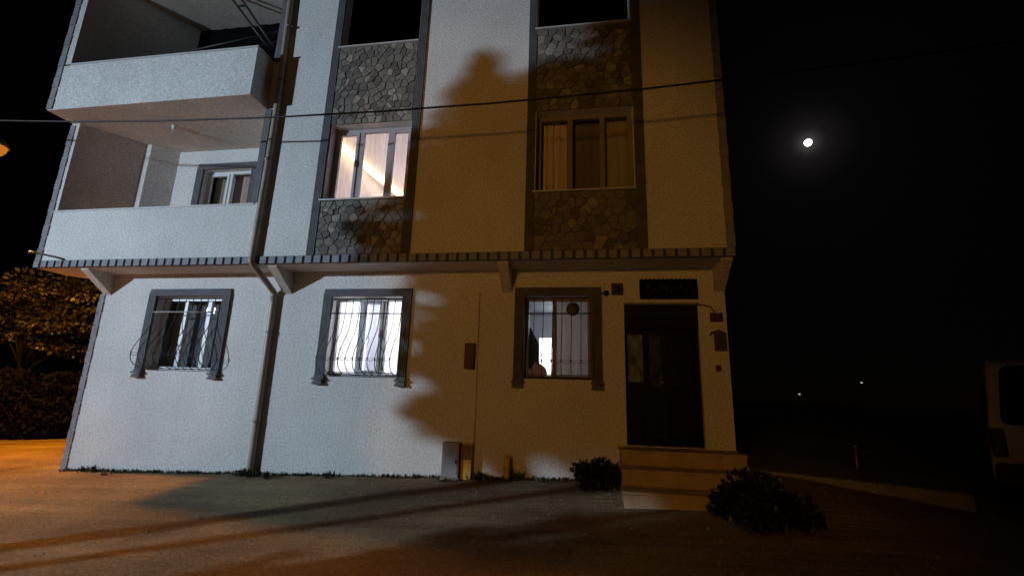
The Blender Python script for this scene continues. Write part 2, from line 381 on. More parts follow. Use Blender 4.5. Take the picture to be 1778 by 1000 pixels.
# recessed first floor balcony
mb = MB()
mb.box(-9.46, -5.452, FY, FY + .15, ZF, 4.64); mb.build("balcony_parapet", M['wall'], H)
mb = MB(); mb.box(-9.465, -5.40, FY - .015, FY + .165, 4.641, 4.668); mb.build("parapet_cap", M['sill'], H)
mb = MB()
mb.prism([(-9.46, FY), (-9.29, FY), (-8.74, .30), (-8.95, .32)], 'z', 4.669, 6.397)          # slanting outer wall
mb.prism([(-9.1, .321), (-8.745, .301), (-8.60, .301), (-8.27, .66), (-8.6, .9)], 'z', ZF, 6.397)           # pilaster
mb.build("balcony_side_wall", M['wall'], H)
B5 = (-7.62, -6.54, 4.0, 5.96)
mb = MB(); wall(mb, -8.6, -5.2, ZF, 6.397, .65, .85, [B5]); wall(mb, -9.0, -5.2, 6.52, 9.3, .66, .86); mb.build("balcony_back_wall", M['wall'], H)
mb = MB(); mb.box(-5.449, -5.25, FY + .252, .648, ZF, 6.397); mb.box(-5.449, -5.25, FY + .252, .648, 6.52, 9.3); mb.build("balcony_end_wall", M['wall'], H)
# projecting second floor balcony
mb = MB(); mb.prism([(-9.46, -.955), (-5.455, -.955), (-5.455, FY + .26), (-5.26, FY + .26), (-5.26, .9), (-8.9, .9), (-9.46, -.0)], 'z', 6.40, 6.518); mb.build("balcony_slab", M['soffit'], H)
mb = MB(); mb.box(-9.455, -5.45, -.96, -.82, 6.401, 7.29); mb.build("balcony_parapet", M['wall'], H)
mb = MB(); mb.box(-5.60, -5.4505, -.8195, FY - .002, 6.402, 7.29); mb.build("balcony_parapet", M['wall'], H)
mb = MB(); mb.box(-9.2, -5.44, -.972, -.805, 7.291, 7.325); mb.box(-5.612, -5.44, -.8045, FY - .001, 7.2911, 7.325)
mb.box(-5.439, -5.20, FY - .06, FY - .002, 7.26, 7.285); mb.build("parapet_cap", M['sill'], H)
mb = MB(); mb.prism([(-9.455, -.959), (-9.22, -.959), (-8.3, .66), (-8.9, .66)], 'z', 7.326, 9.299); mb.build("balcony_side_wall", M['wall'], H)
mb = MB(); mb.prism([(-9.46, -.965), (-5.45, -.965), (-5.45, .87), (-9.0, .87)], 'z', 9.30, 9.42); mb.build("balcony_ceiling", M['soffit'], H)
# grey edge strip beside the drainpipe
mb = MB()
for za, zb in ((4.67, 6.38), (7.33, 9.6)): mb.box(-5.45, -5.335, FY - .03, FY - .001, za, zb)
mb.build("edge_trim", M['trim'], H)
# water spout
mb = MB(); mb.tube([(-9.02, FY + .02, 3.80), (-9.10, FY - .28, 3.80), (-9.14, FY - .36, 3.795)], .018); mb.build("water_spout", M['galv'], H)

# fluted trim strips beside the stone bays and stone cladding
def fluted(x0, x1, y0, z0, z1, mb, d=.03, n=5):
    wv = (x1 - x0) / n
    mb.box(x0, x1, y0 - d * .35, y0 - .001, z0, z1)
    for i in range(n): mb.box(x0 + wv * (i + .14), x0 + wv * (i + .86), y0 - d, y0 - d * .35 - .0005, z0, z1)
for a, b in ((-4.345, -4.205), (-2.78, -2.64), (-.905, -.775), (.695, .84)):
    mb = MB(); fluted(a, b, FY, ZF + .001, 9.79, mb); mb.build("fluted_trim", M['trim'], H)
def clip(poly, p, n):
    out = []
    for i in range(len(poly)):
        a, b = poly[i], poly[(i + 1) % len(poly)]; da = (a[0] - p[0]) * n[0] + (a[1] - p[1]) * n[1]; db = (b[0] - p[0]) * n[0] + (b[1] - p[1]) * n[1]
        if da <= 0: out.append(a)
        if da * db < 0: t = da / (da - db); out.append((a[0] + (b[0] - a[0]) * t, a[1] + (b[1] - a[1]) * t))
    return out
def stones(x0, x1, z0, z1, y, seed):
    q = random.Random(seed); mb = MB(); bm = mb.bm
    mb.box(x0, x1, y - .006, y - .001, z0, z1, 4)
    pts = []; nx = max(2, int((x1 - x0) / .142)); nz = max(1, round((z1 - z0) / .125))
    for j in range(nz):
        for i in range(nx):
            pts.append((x0 + (i + .5 + (.25 if j % 2 else -.25) + q.uniform(-.33, .33)) * (x1 - x0) / nx, z0 + (j + .5 + q.uniform(-.36, .36)) * (z1 - z0) / nz))
    for k in range(int(len(pts) * .22)): pts.append((q.uniform(x0, x1), q.uniform(z0, z1)))
    for i, p in enumerate(pts):
        poly = [(x0 + .004, z0 + .004), (x1 - .004, z0 + .004), (x1 - .004, z1 - .004), (x0 + .004, z1 - .004)]
        for j, o in enumerate(pts):
            if i == j: continue
            d = (o[0] - p[0], o[1] - p[1]); l = math.hypot(*d)
            if l > .6 or l < 1e-6: continue
            n = (d[0] / l, d[1] / l); mid = ((p[0] + o[0]) / 2 - n[0] * .0032, (p[1] + o[1]) / 2 - n[1] * .0032)
            poly = clip(poly, mid, n)
            if len(poly) < 3: break
        if len(poly) < 3: continue
        cx = sum(a[0] for a in poly) / len(poly); cz = sum(a[1] for a in poly) / len(poly)
        wmax = max(a[0] for a in poly) - min(a[0] for a in poly)
        mi = q.choices((0, 1, 2, 3), (4, 3, 3, 1.6))[0]; h = q.uniform(.014, .03)
        def lay(y_, s): return [bm.verts.new((cx + (a - cx) * s, y_, cz + (b - cz) * s)) for a, b in poly]
        A = lay(y - .004, 1.0); B = lay(y - h * .75, .97); C = lay(y - h, .84); n = len(poly)
        for P, Q in ((A, B), (B, C)):
            for k in range(n):
                f = bm.faces.new((P[k], P[(k + 1) % n], Q[(k + 1) % n], Q[k])); f.material_index = mi
        f = bm.faces.new(C); f.material_index = mi
        tl = q.uniform(-.006, .006)
        for v in C: v.co.y += tl * (v.co.x - cx) / .1
    mb.build("stone_cladding", ST + [M['mortar']], H)
k = 0
for x0, x1 in ((-4.204, -2.781), (-.774, .694)):
    for z0, z1 in ((ZF + .001, 4.645), (6.0, 7.475), (8.9, 9.79)):
        k += 1; stones(x0, x1, z0, z1, FY, 40 + k)

# ------------------------------------------------------------------ windows
def window(op, y, splits, mat=None, sill=None, surround=True, fr=.055, sash=None, open_sash=None):
    x0, x1, z0, z1 = op; mat = mat or M['pvc']
    mb = MB(); yb = y + .06
    mb.box(x0, x0 + fr, y, yb, z0, z1); mb.box(x1 - fr, x1, y, yb, z0, z1)
    mb.box(x0 + fr, x1 - fr, y + .001, yb, z0, z0 + fr); mb.box(x0 + fr, x1 - fr, y + .001, yb, z1 - fr, z1)
    for s in splits: mb.box(s - fr * .62, s + fr * .62, y - .002, yb, z0 + fr, z1 - fr)
    wo = mb.build("window", mat, H)
    ed = [x0 + fr] + [e for s in splits for e in (s - fr * .62, s + fr * .62)] + [x1 - fr]
    for i in range(0, len(ed), 2):
        a, b = ed[i], ed[i + 1]
        if sash and i // 2 in sash:
            m2 = MB(); t = .045
            m2.box(a, a + t, y - .018, y + .03, z0 + fr, z1 - fr); m2.box(b - t, b, y - .018, y + .03, z0 + fr, z1 - fr)
            m2.box(a + t, b - t, y - .017, y + .03, z0 + fr, z0 + fr + t); m2.box(a + t, b - t, y - .017, y + .03, z1 - fr - t, z1 - fr)
            m2.box(b - t * .75, b - t * .3, y - .045, y - .0185, (z0 + z1) / 2 - .02, (z0 + z1) / 2 + .1)
            m2.build("sash", mat, wo); a += t; b -= t
            p = MB(); p.face([(a, y + .012, z0 + fr + t), (b, y + .012, z0 + fr + t), (b, y + .012, z1 - fr - t), (a, y + .012, z1 - fr - t)]); p.build("pane", M['glass'], wo); continue
        p = MB(); p.face([(a, y + .03, z0 + fr), (b, y + .03, z0 + fr), (b, y + .03, z1 - fr), (a, y + .03, z1 - fr)]); p.build("pane", M['glass'], wo)
    if sill: m = MB(); m.box(*sill); m.build("sill", M['sill'], wo)
    return wo

def surround(wo, op, y, wd=.15, foot=True):
    x0, x1, z0, z1 = op; mb = MB()
    fluted(x0 - wd, x0, y, z0 + .0, z1, mb, .045, 5); fluted(x1, x1 + wd, y, z0 + .0, z1, mb, .045, 5)
    h = wd * .85
    mb.box(x0 - wd, x1 + wd, y - .016, y - .001, z1 + .001, z1 + h)
    for i in range(4):
        a = z1 + .001 + h * (i + .1) / 4; mb.box(x0 - wd + .004 * i, x1 + wd - .004 * i, y - .045 + .004 * i, y - .0165, a, a + h * .2)
    if foot:
        for cx in (x0 - wd / 2, x1 + wd / 2):
            for dz, wv, d in ((0, wd * 1.0, .06), (.035, wd * 1.22, .085), (.075, wd * .98, .07), (.105, wd * 1.12, .08)):
                mb.box(cx - wv / 2, cx + wv / 2, y - d, y - .001, z0 - dz - .034, z0 - dz - .001, bev=.008)
    return mb.build("window_surround", M['trim'], wo)

PROF = [(.02, 1.0), (.0, .78), (-.02, .66), (-.07, .54), (-.16, .42), (-.25, .29), (-.285, .18), (-.25, .09), (-.15, .03), (-.05, .0)]
def smooth_path(p, n=4):
    out = []
    for i in range(len(p) - 1):
        a, b, c, d = p[max(i - 1, 0)], p[i], p[i + 1], p[min(i + 2, len(p) - 1)]
        for k in range(n):
            t = k / n; out.append(tuple(.5 * (2 * b[m] + (c[m] - a[m]) * t + (2 * a[m] - 5 * b[m] + 4 * c[m] - d[m]) * t * t + (3 * b[m] - a[m] - 3 * c[m] + d[m]) * t ** 3) for m in range(len(b))))
    out.append(tuple(p[-1])); return out
def grille(wo, op, y, nb, bulge=1.0, barmat=None, scrolls=True):
    x0, x1, z0, z1 = op; a, b = x0 + .012, x1 - .012; zt, zb = z1 - .04, z0 + .015; hh = zt - zb
    prof = smooth_path([(y + v * bulge, zb + hh * u) for v, u in PROF])
    mb = MB()
    xs = [a + (b - a) * i / (nb - 1) for i in range(nb)]
    for x in xs: mb.tube([(x, p[0], p[1]) for p in prof], .0065, 6)
    mb.tube([(a, y + .02, zt), (b, y + .02, zt)], .008, 6)
    mb.tube([(a, y - .05 * bulge, zb), (b, y - .05 * bulge, zb)], .009, 6)
    mb.tube([(a, y - .1 * bulge, zb + .04), (b, y - .1 * bulge, zb + .04)], .006, 6)
    for x in (a, b):
        mb.tube([(x, y + .1, zb), (x, y - .05 * bulge, zb)], .008, 6); mb.tube([(x, y + .1, zt), (x, y + .02, zt)], .008, 6)
    ys = y - .29 * bulge
    for i in range(nb - 1):
        p, q_ = xs[i], xs[i + 1]; c = (p + q_) / 2; r = (q_ - p) / 2
        mb.tube([(c - r * math.cos(t), ys, zb + hh * .20 - r * .6 * math.sin(t)) for t in [math.pi * k / 8 for k in range(9)]], .004, 5)
        mb.tube([(p, ys, zb + hh * .2), (q_, ys, zb + hh * .2)], .0025, 5)
    for x in xs: mb.lathe([(.001, -.016), (.014, -.006), (.014, .006), (.001, .016)], (x, ys + .006, zb + hh * .2), 8)
    if scrolls:
        for f in (.36, .68):
            i = int(f * (nb - 1)); x = xs[i]
            for sgn in (-1, 1):
                pts = []
                for k in range(22):
                    t = k / 21; u = .16 + .34 * t; yy = None
                    for (p0, z_), (p1, z2) in zip(prof, prof[1:]):
                        if min(z_, z2) <= zb + hh * u <= max(z_, z2): yy = p0
                    r = .055 * math.sin(math.pi * t) * (1 + .6 * math.sin(3 * math.pi * t))
                    pts.append((x + sgn * r, (yy if yy is not None else y) - .004, zb + hh * u))
                mb.tube(pts, .004, 5)
    g = mb.build("window_grille", M['iron'], wo)
    m2 = MB(); m2.tube([(x0 - .02, y - .012, zb + hh * .80), (x1 + .0, y - .012, zb + hh * .80)], .011, 6)
    m2.build("grille_crossbar", barmat or M['iron'], wo)
    return g

GY = .14
w1 = window(W1, GY, [-6.97, -6.5]); surround(w1, W1, 0); grille(w1, W1, -.02, 10, 1.0, M['ironw'])
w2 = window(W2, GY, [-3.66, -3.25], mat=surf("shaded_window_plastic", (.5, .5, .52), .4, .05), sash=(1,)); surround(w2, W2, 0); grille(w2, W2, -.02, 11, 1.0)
w3 = window(W3, GY, [-.50], mat=surf("brown_window_frame", (.2, .15, .11), .5, .1)); surround(w3, W3, 0); grille(w3, W3, -.02, 8, .75, scrolls=False)
UY = -.36
u2 = window(U2, UY, [-3.72, -3.21], mat=surf('backlit_window_plastic', (.4, .4, .42), .4, .05), sash=(0, 2), sill=(-4.23, -2.775, FY - .05, UY - .02, 4.646, 4.672), fr=.06)  # frame greyed: its backlit shade is in the colour
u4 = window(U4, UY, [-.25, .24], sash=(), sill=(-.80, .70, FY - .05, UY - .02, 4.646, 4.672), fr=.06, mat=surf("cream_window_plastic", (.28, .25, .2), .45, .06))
t2 = window(T2, UY, [], mat=M['door'], sill=(-4.23, -2.775, FY - .05, UY - .02, 7.476, 7.502))
t4 = window(T4, UY, [], mat=M['door'], sill=(-.80, .70, FY - .05, UY - .02, 7.476, 7.502))
b5 = window(B5, .76, [-7.09], sash=(0,)); surround(b5, B5, .65, .15, foot=False)

# rooms behind the windows
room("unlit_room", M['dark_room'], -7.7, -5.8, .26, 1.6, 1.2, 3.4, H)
room("lit_room", M['inner'], -4.9, -2.2, .26, 3.0, .9, 3.4, H)
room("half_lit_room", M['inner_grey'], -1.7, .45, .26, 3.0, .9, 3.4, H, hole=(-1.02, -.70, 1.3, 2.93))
room("bright_hall", M['inner'], -1.3, -.4, 3.08, 4.4, 1.25, 3.35, H)
room("warm_room", M['inner'], -4.72, -2.3, FY + .26, 4.4, 3.80, 6.32, H)
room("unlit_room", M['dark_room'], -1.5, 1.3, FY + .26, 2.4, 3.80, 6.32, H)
room("unlit_room", M['door'], -4.5, -2.5, FY + .26, 1.6, 6.95, 9.2, H)  # walls coloured black for the darkness of the unlit room, next one too
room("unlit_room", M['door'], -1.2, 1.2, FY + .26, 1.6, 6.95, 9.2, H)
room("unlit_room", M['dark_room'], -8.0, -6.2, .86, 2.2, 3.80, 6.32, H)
# warm light strip along the coving of the first floor room
mb = MB(); mb.prism([(-4.70, -.1), (-4.66, -.1), (-4.22, 3.6), (-4.26, 3.6)], 'z', 6.16, 6.30); mb.build("cove_light", M['led'], H)
point("room_light", (-3.2, 2.2, 5.9), 72, (1, .88, .97), H, .15)
point("room_light", (-3.5, 1.5, 2.9), 130, (.93, .96, 1), H, .15)
point("room_light", (-.85, 3.7, 2.9), 55, (.95, .98, 1), H, .1)
point("room_light", (-.3, 2.0, 3.1), 17, (.9, .94, 1), H, .1)

curtain("white curtain glowing behind the lit barred ground floor window", M['c_white'], -4.2, -2.8, .34, 1.75, 3.3, .015, 70, group=None)
curtain("bluish curtain strip in the middle sash of the lit barred window", M['c_blue'], -3.6, -3.3, .27, 1.75, 3.2, .012, 50)
curtain("sheer pleated curtain across the brightly lit upper window", M['c_sheer'], -4.3, -2.7, -.22, 4.4, 6.25, .006, 62, sub=120)
curtain("grey net curtain in the unlit barred window at left", M['c_grey'], -6.98, -6.05, .3, 1.7, 3.3, .012, 34)
curtain("dark olive curtain in the left sash of the unlit barred window", M['c_dark'], -7.6, -6.99, .31, 1.7, 3.3, .012, 34)
curtain("taupe curtain behind the barred window beside the entrance door", M['c_taupe'], -.47, .2, .28, 1.7, 3.3, .015, 22)
curtain("brownish pleated net curtain at left of the dark upper window", M['c_brown'], -.85, -.30, -.22, 4.4, 6.2, .02, 55)
curtain("dark olive curtain at right of the dark upper window", M['c_olive'], .24, .8, -.22, 4.4, 6.2, .012, 20)
curtain("very dark curtain in the middle of the dark upper window", M['c_dark'], -.29, .23, -.2, 4.4, 6.2, .012, 20)
curtain("olive brown curtain in the left leaf of the balcony door", M['c_olive'], -7.55, -7.1, .9, 4.0, 6.0, .02, 40)
curtain("pinkish beige curtain in the right leaf of the balcony door", M['c_pink'], -7.08, -6.45, .9, 4.0, 6.0, .012, 20)
curtain("black blind hanging at the back of the top floor balcony", M['black'], -8.6, -5.62, .60, 7.62, 9.29, .012, 20, name='balcony_blind_and_shade')
curtain("dark green cloth draped inside the half lit barred window", M['c_darkgreen'], -1.0, -.755, .36, 2.12, 2.76, .015, 40, name='draped_cloth', taper=lambda v: 1.0 if v < .6 else 1 - .55 * (v - .6) / .4)
shade_sheet = curtain("added black sheet standing in for shade along the left side of the top floor balcony", M['black'], 0, 1.25, 0, 7.4, 9.28, .012, 20, name='balcony_blind_and_shade')
shade_sheet.location = (-8.98, -.42, 0); shade_sheet.rotation_euler = (0, 0, R(60))  # added black sheet, shade of the side wall put in as colour
mb = MB(); bm = mb.bm   # crumpled cloth on the inner sill
ico = bmesh.ops.create_icosphere(bm, subdivisions=3, radius=1)
for v in ico['verts']:
    p = v.co.copy(); n = 1 + .12 * math.sin(7 * p.x + 2 * p.z) + .1 * math.sin(9 * p.y + 4 * p.x)
    v.co = Vector((-.80 + p.x * .16 * n * (1 - .35 * p.z), .40 + p.y * .09 * n, 2.06 + p.z * .17 * n))
for f in bm.faces: f.smooth = True
tag(mb.build("bundled_cloth", M['c_peach']), "peach white bundled cloth on the sill of the half lit barred window", "cloth")
mb = MB(); mb.lathe([(.001, -.012), (.08, -.012), (.097, -.004), (.1, .004), (.085, .012), (.001, .012)], (-.215, -.06, 2.985), 28, axis='y')
tag(mb.build("hanging_disc", M['iron']), "dark round disc hung on the bars of the window beside the door", "ornament")

# ------------------------------------------------------------------ entrance door
x0, x1, z0, z1 = DOOR; dy = .1
mb = MB(); mb.box(x0, x0 + .05, dy, dy + .08, z0, z1); mb.box(x1 - .05, x1, dy, dy + .08, z0, z1)
mb.box(x0 + .05, x1 - .05, dy + .001, dy + .08, 2.70, 2.78); mb.box(x0 + .05, x1 - .05, dy + .03, dy + .08, 2.781, z1)
mb.box(.795, .845, dy, dy + .08, z0, 2.699); mb.box(x0 + .051, .794, dy + .02, dy + .06, 2.64, 2.698)
D = mb.build("entrance_door", M['door'], H)
mb = MB(); mb.box(x0 + .002, x1 - .002, .02, dy - .001, 2.86, z1 - .002, bev=.01); mb.box(x0 + .002, x1 - .002, .045, dy - .001, 2.72, 2.855, bev=.008)
mb.build("door_header", M['doorhead'], D)
mb = MB(); mb.box(x0 + .051, .794, dy + .02, dy + .06, z0 + .01, 1.95); mb.box(x0 + .08, .765, dy + .008, dy + .019, 1.2, 1.85, bev=.006); mb.build("door_side_panel", M['door'], D)
mb = MB(); mb.box(x0 + .055, .79, dy + .025, dy + .05, 1.951, 2.639); mb.build("door_glass", M['doorglass'], D)
mb = MB(); lx0, lx1 = .846, x1 - .051
mb.box(lx0, lx1, dy + .02, dy + .07, z0 + .01, 2.698)
for a, b, c, d in ((.87, 1.14, 1.16, 1.75), (1.18, 1.49, 1.16, 1.75), (1.18, 1.49, 1.86, 2.60)): mb.box(a, b, dy + .004, dy + .019, c, d, bev=.012)
pts = [(1.335 + .07 * math.sin(t * 2), dy - .002, 1.95 + .55 * t / 6.28) for t in [6.28 * k / 40 for k in range(41)]]
mb.tube(pts, .007, 6); mb.build("door_leaf", M['door'], D)
mb = MB(); mb.box(.885, 1.05, dy + .010, dy + .019, 1.9, 2.62); mb.build("door_glass", cloth("dim_door_glass", (.2, .23, .21), 0, .6, .3, (9, 9, 5)), D)
mb = MB(); mb.tube([(1.11, dy, 1.95), (1.11, dy - .05, 1.95), (1.0, dy - .05, 1.95)], .01); mb.build("door_handle", M['brass'], D)
mb = MB(); mb.box(.46, 1.69, 1.6, 1.66, .9, 3.3); mb.box(.46, .50, .251, 1.599, .9, 3.3); mb.box(1.65, 1.69, .251, 1.599, .9, 3.3); mb.box(.501, 1.649, .251, 1.599, 3.2, 3.3); mb.box(.501, 1.649, .251, 1.599, .9, 1.06)
mb.build("entrance_hall", M['dark_room'], H); point('room_light', (.62, 1.0, 2.9), .7, (.85, 1, .9), H, .08)
# thin awning lip above the door
mb = MB(); mb.box(.52, 1.58, -.035, -.001, 3.064, 3.085); mb.build("door_lip", M['quoin'], H)

# ------------------------------------------------------------------ drainpipe, conduit
mb = MB()
mb.tube(smooth_path([(-5.30, FY - .065, 9.7), (-5.275, FY - .065, 8.5), (-5.215, FY - .065, 6.2), (-5.235, FY - .07, 3.9), (-5.235, FY - .07, 3.70), (-5.225, FY - .02, 3.60), (-5.16, -.12, 3.30), (-5.15, -.07, 3.2), (-5.145, -.062, 2.9), (-5.13, -.062, .5), (-5.13, -.075, .42), (-5.13, -.15, .38)], 5), .05, 12)
P = mb.build("drainpipe", M['pipe'], H)
for zz in (8.0, 6.9, 5.4, 4.3):
    m = MB(); m.lathe([(.052, -.02), (.059, -.02), (.059, .02), (.052, .02)], (-5.225 + .0, FY - .065, zz), 12); m.box(-5.245, -5.205, FY - .03, FY - .002, zz - .015, zz + .015); m.build("pipe_clip", M['galv'], P)
for zz in (2.6, 1.2):
    m = MB(); m.lathe([(.052, -.02), (.059, -.02), (.059, .02), (.052, .02)], (-5.137, -.062, zz), 12); m.build("pipe_clip", M['galv'], P)
mb = MB(); mb.tube([(-1.66, -.012, 3.25), (-1.655, -.012, 2.5), (-1.64, -.012, .58)], .012, 8); mb.build("conduit", M['wall'], H)

# ------------------------------------------------------------------ things on or at the wall
mb = MB(); mb.box(-1.835, -1.69, -.09, -.001, 2.08, 2.46, bev=.008); mb.box(-1.82, -1.705, -.096, -.091, 2.095, 2.445)
tag(mb.build("meter_box", M['box']), "brown meter box on the wall between the two barred windows", "meter box")
s = empty("door_sign", "long black name board above the entrance door", "sign")
mb = MB(); mb.box(.76, 1.575, -.05, -.002, 3.142, 3.432, bev=.012)
for i in range(13):
    mb.box(.775 + i * .061, .81 + i * .061, -.047, -.006, 3.4325, 3.441)
mb.build("board", M['sign'], s)
mb = MB()   # worn raised script, too faint in the dark to read
pts = []
for k in range(90):
    t = k / 89; pts.append((.86 + .6 * t + .012 * math.sin(t * 50), -.054, 3.285 + .03 * math.sin(t * 41) + .022 * math.sin(t * 17 + 1)))
mb.tube(pts, .006, 6); mb.tube([(.87, -.054, 3.34), (.875, -.054, 3.24)], .007, 6); mb.tube([(1.44, -.054, 3.36), (1.445, -.054, 3.26)], .007, 6); mb.tube([(1.13, -.054, 3.3), (1.16, -.054, 3.22)], .006, 6)
mb.build("lettering", M['lettering'], s)
s = empty("number_plate", "square dark brown plate on the wall left of the name board", "plate")
mb = MB(); mb.box(.353, .527, -.02, -.002, 3.205, 3.385, bev=.008); mb.build("board", M['plate'], s)
mb = MB(); mb.lathe([(.001, -.006), (.05, -.006), (.055, .0), (.05, .003)], (.44, -.021, 3.295), 20, axis='y'); mb.build("emblem", M['platemark'], s)
mb = MB(); mb.lathe([(.001, -.05), (.03, -.045), (.045, -.02), (.045, -.002)], (.275, 0, 3.235), 16, axis='y'); mb.tube([(.23, -.02, 3.235), (.19, -.01, 3.24)], .012, 6)
tag(mb.build("wall_fitting", M['iron']), "small dark round fitting on the wall right of the barred window top", "fitting")
s = empty("house_number_plate", "small dark house number plate near the right wall corner", "plate")
mb = MB(); mb.box(1.725, 1.90, -.016, -.002, 2.81, 2.94, bev=.005); mb.build("board", M['plate'], s)
mb = MB(); mb.box(1.815, 1.85, -.019, -.0165, 2.83, 2.92); mb.box(1.755, 1.79, -.019, -.0165, 2.86, 2.89); mb.build("mark", M['red'], s)
s = empty("notice_panel", "worn brown notice panel on the wall beneath the house number plate", "panel")
mb = MB(); mb.box(1.76, 1.925, -.03, -.002, 2.40, 2.64, bev=.006); mb.prism([(1.70, 2.60), (1.72, 2.66), (1.83, 2.70), (1.93, 2.655), (1.93, 2.642), (1.76, 2.642)], 'y', -.02, -.003); mb.build("board", M['box'], s)
mb = MB()
for i in range(4): mb.box(1.785, 1.90, -.033, -.0305, 2.44 + i * .045, 2.46 + i * .045)
mb.build("slats", M['plate'], s)
s = empty("doorbell", "small red doorbell box low on the wall right of the door", "doorbell")
mb = MB(); mb.box(1.755, 1.83, -.03, -.002, 2.115, 2.2, bev=.008); mb.build("housing", M['red'], s)
mb = MB(); mb.lathe([(.001, -.008), (.014, -.006), (.016, 0)], (1.7925, -.031, 2.16), 12, axis='y'); mb.build("button", M['plate'], s)
mb = MB(); mb.tube(smooth_path([(1.57, -.012, 3.055), (1.66, -.012, 3.05), (1.74, -.012, 3.02), (1.79, -.012, 2.945)]), .008, 6); tag(mb.build("wall_cable", M['plate']), "short brown wire curving from the door head to the number plate", "cable")

s = empty("utility_cabinet", "grey metal utility cabinet standing at the foot of the wall", "cabinet")
gz0 = gz(-1.95, -.1)
mb = MB(); mb.box(-2.07, -1.82, -.16, -.005, gz0 + .03, 1.03, bev=.008); mb.build("cabinet_body", M['cab'], s)
mb = MB(); mb.box(-2.09, -1.80, -.18, -.004, gz0 - .08, gz0 + .029); mb.build("plinth", M['concrete'], s)
mb = MB(); mb.box(-2.05, -1.84, -.167, -.1605, gz0 + .08, .98, bev=.003); mb.build("cabinet_door", M['cab'], s)
mb = MB(); mb.box(-1.865, -1.85, -.18, -.1675, .74, .80); mb.build("lock", M['iron'], s)
s = empty("gas_box", "yellow gas box beside the grey cabinet at the wall", "gas box")
mb = MB(); mb.box(-1.80, -1.645, -.11, -.005, gz(-1.7, 0) - .05, 1.02, bev=.01); mb.build("box_body", M['yellow'], s)
mb = MB(); mb.box(-1.79, -1.655, -.115, -.1105, .80, 1.0, bev=.002); mb.build("hatch", surf("brown_hatch", (.22, .11, .03), .6, .2, 8), s)
mb = MB(); mb.tube([(-1.125, -.14, .4), (-1.125, -.14, .80), (-1.125, -.12, .84), (-1.125, -.04, .85), (-1.125, .0, .85)], .04, 14); mb.lathe([(.041, -.02), (.052, -.018), (.052, .018), (.041, .02)], (-1.125, -.14, .72), 14)
tag(mb.build("gas_pipe", M['yellow']), "short yellow gas pipe rising from the ground against the wall", "pipe")

s = empty("balcony_lamp", "small lamp stub on the ceiling of the first floor balcony", "lamp")
mb = MB(); mb.lathe([(.05, 0), (.05, -.025), (.03, -.03)], (-7.55, -.25, 6.399), 16); mb.build("base", M['pvc'], s)
mb = MB(); mb.lathe([(.028, -.03), (.035, -.045), (.04, -.06), (.03, -.08), (.001, -.085)], (-7.55, -.25, 6.399), 14); mb.build("bulb", M['pvc'], s)

# folding drying rack hung on the top balcony
s = empty("drying_rack", "black metal drying rack hanging above the top balcony parapet", "rack")
mb = MB()
for dx in (0, .2):
    mb.tube([(-6.95 + dx, -.25, 9.25), (-5.85 + dx * .55, -.3, 7.90)], .022, 8)
mb.tube([(-6.72, -.24, 8.95), (-6.55, -.24, 8.95)], .018, 8); mb.tube([(-6.25, -.28, 8.4), (-6.05, -.28, 8.4)], .018, 8)
mb.build("strut", M['iron'], s)
mb = MB()
for i, (za, zb) in enumerate(((8.12, 8.34), (8.02, 8.24), (7.92, 8.12), (7.80, 8.0))): mb.tube([(-8.3, -.2 + .12 * i, za - .15), (-5.48, -.2 + .12 * i, zb)], .02, 8)
mb.build("rail", M['iron'], s)
mb = MB(); mb.prism([(-8.25, 7.55), (-6.55, 7.75), (-6.3, 7.95), (-5.5, 8.2), (-5.5, 8.42), (-6.4, 8.35), (-8.25, 8.1)], 'y', -.02, .0); tag(mb.build("hung_sheet", M['black']), "black sheet hung over the rack on the top balcony", "cloth")

# ------------------------------------------------------------------ entrance steps
mb = MB()
for i, (yy, zz) in enumerate(((-.50, 1.072), (-.90, .892), (-1.30, .712))):
    lo = .25; mb.box(.42 - .015 * i, 1.925, yy, (-.002 if i == 0 else yy + .3995), lo, zz - .03); mb.box(.40 - .015 * i, 1.94, yy - .02, (-.002 if i == 0 else yy + .3795), zz - .0295, zz, bev=.006)
tag(mb.build("entrance_steps", M['step']), "worn stone steps leading up to the black entrance door", "steps")

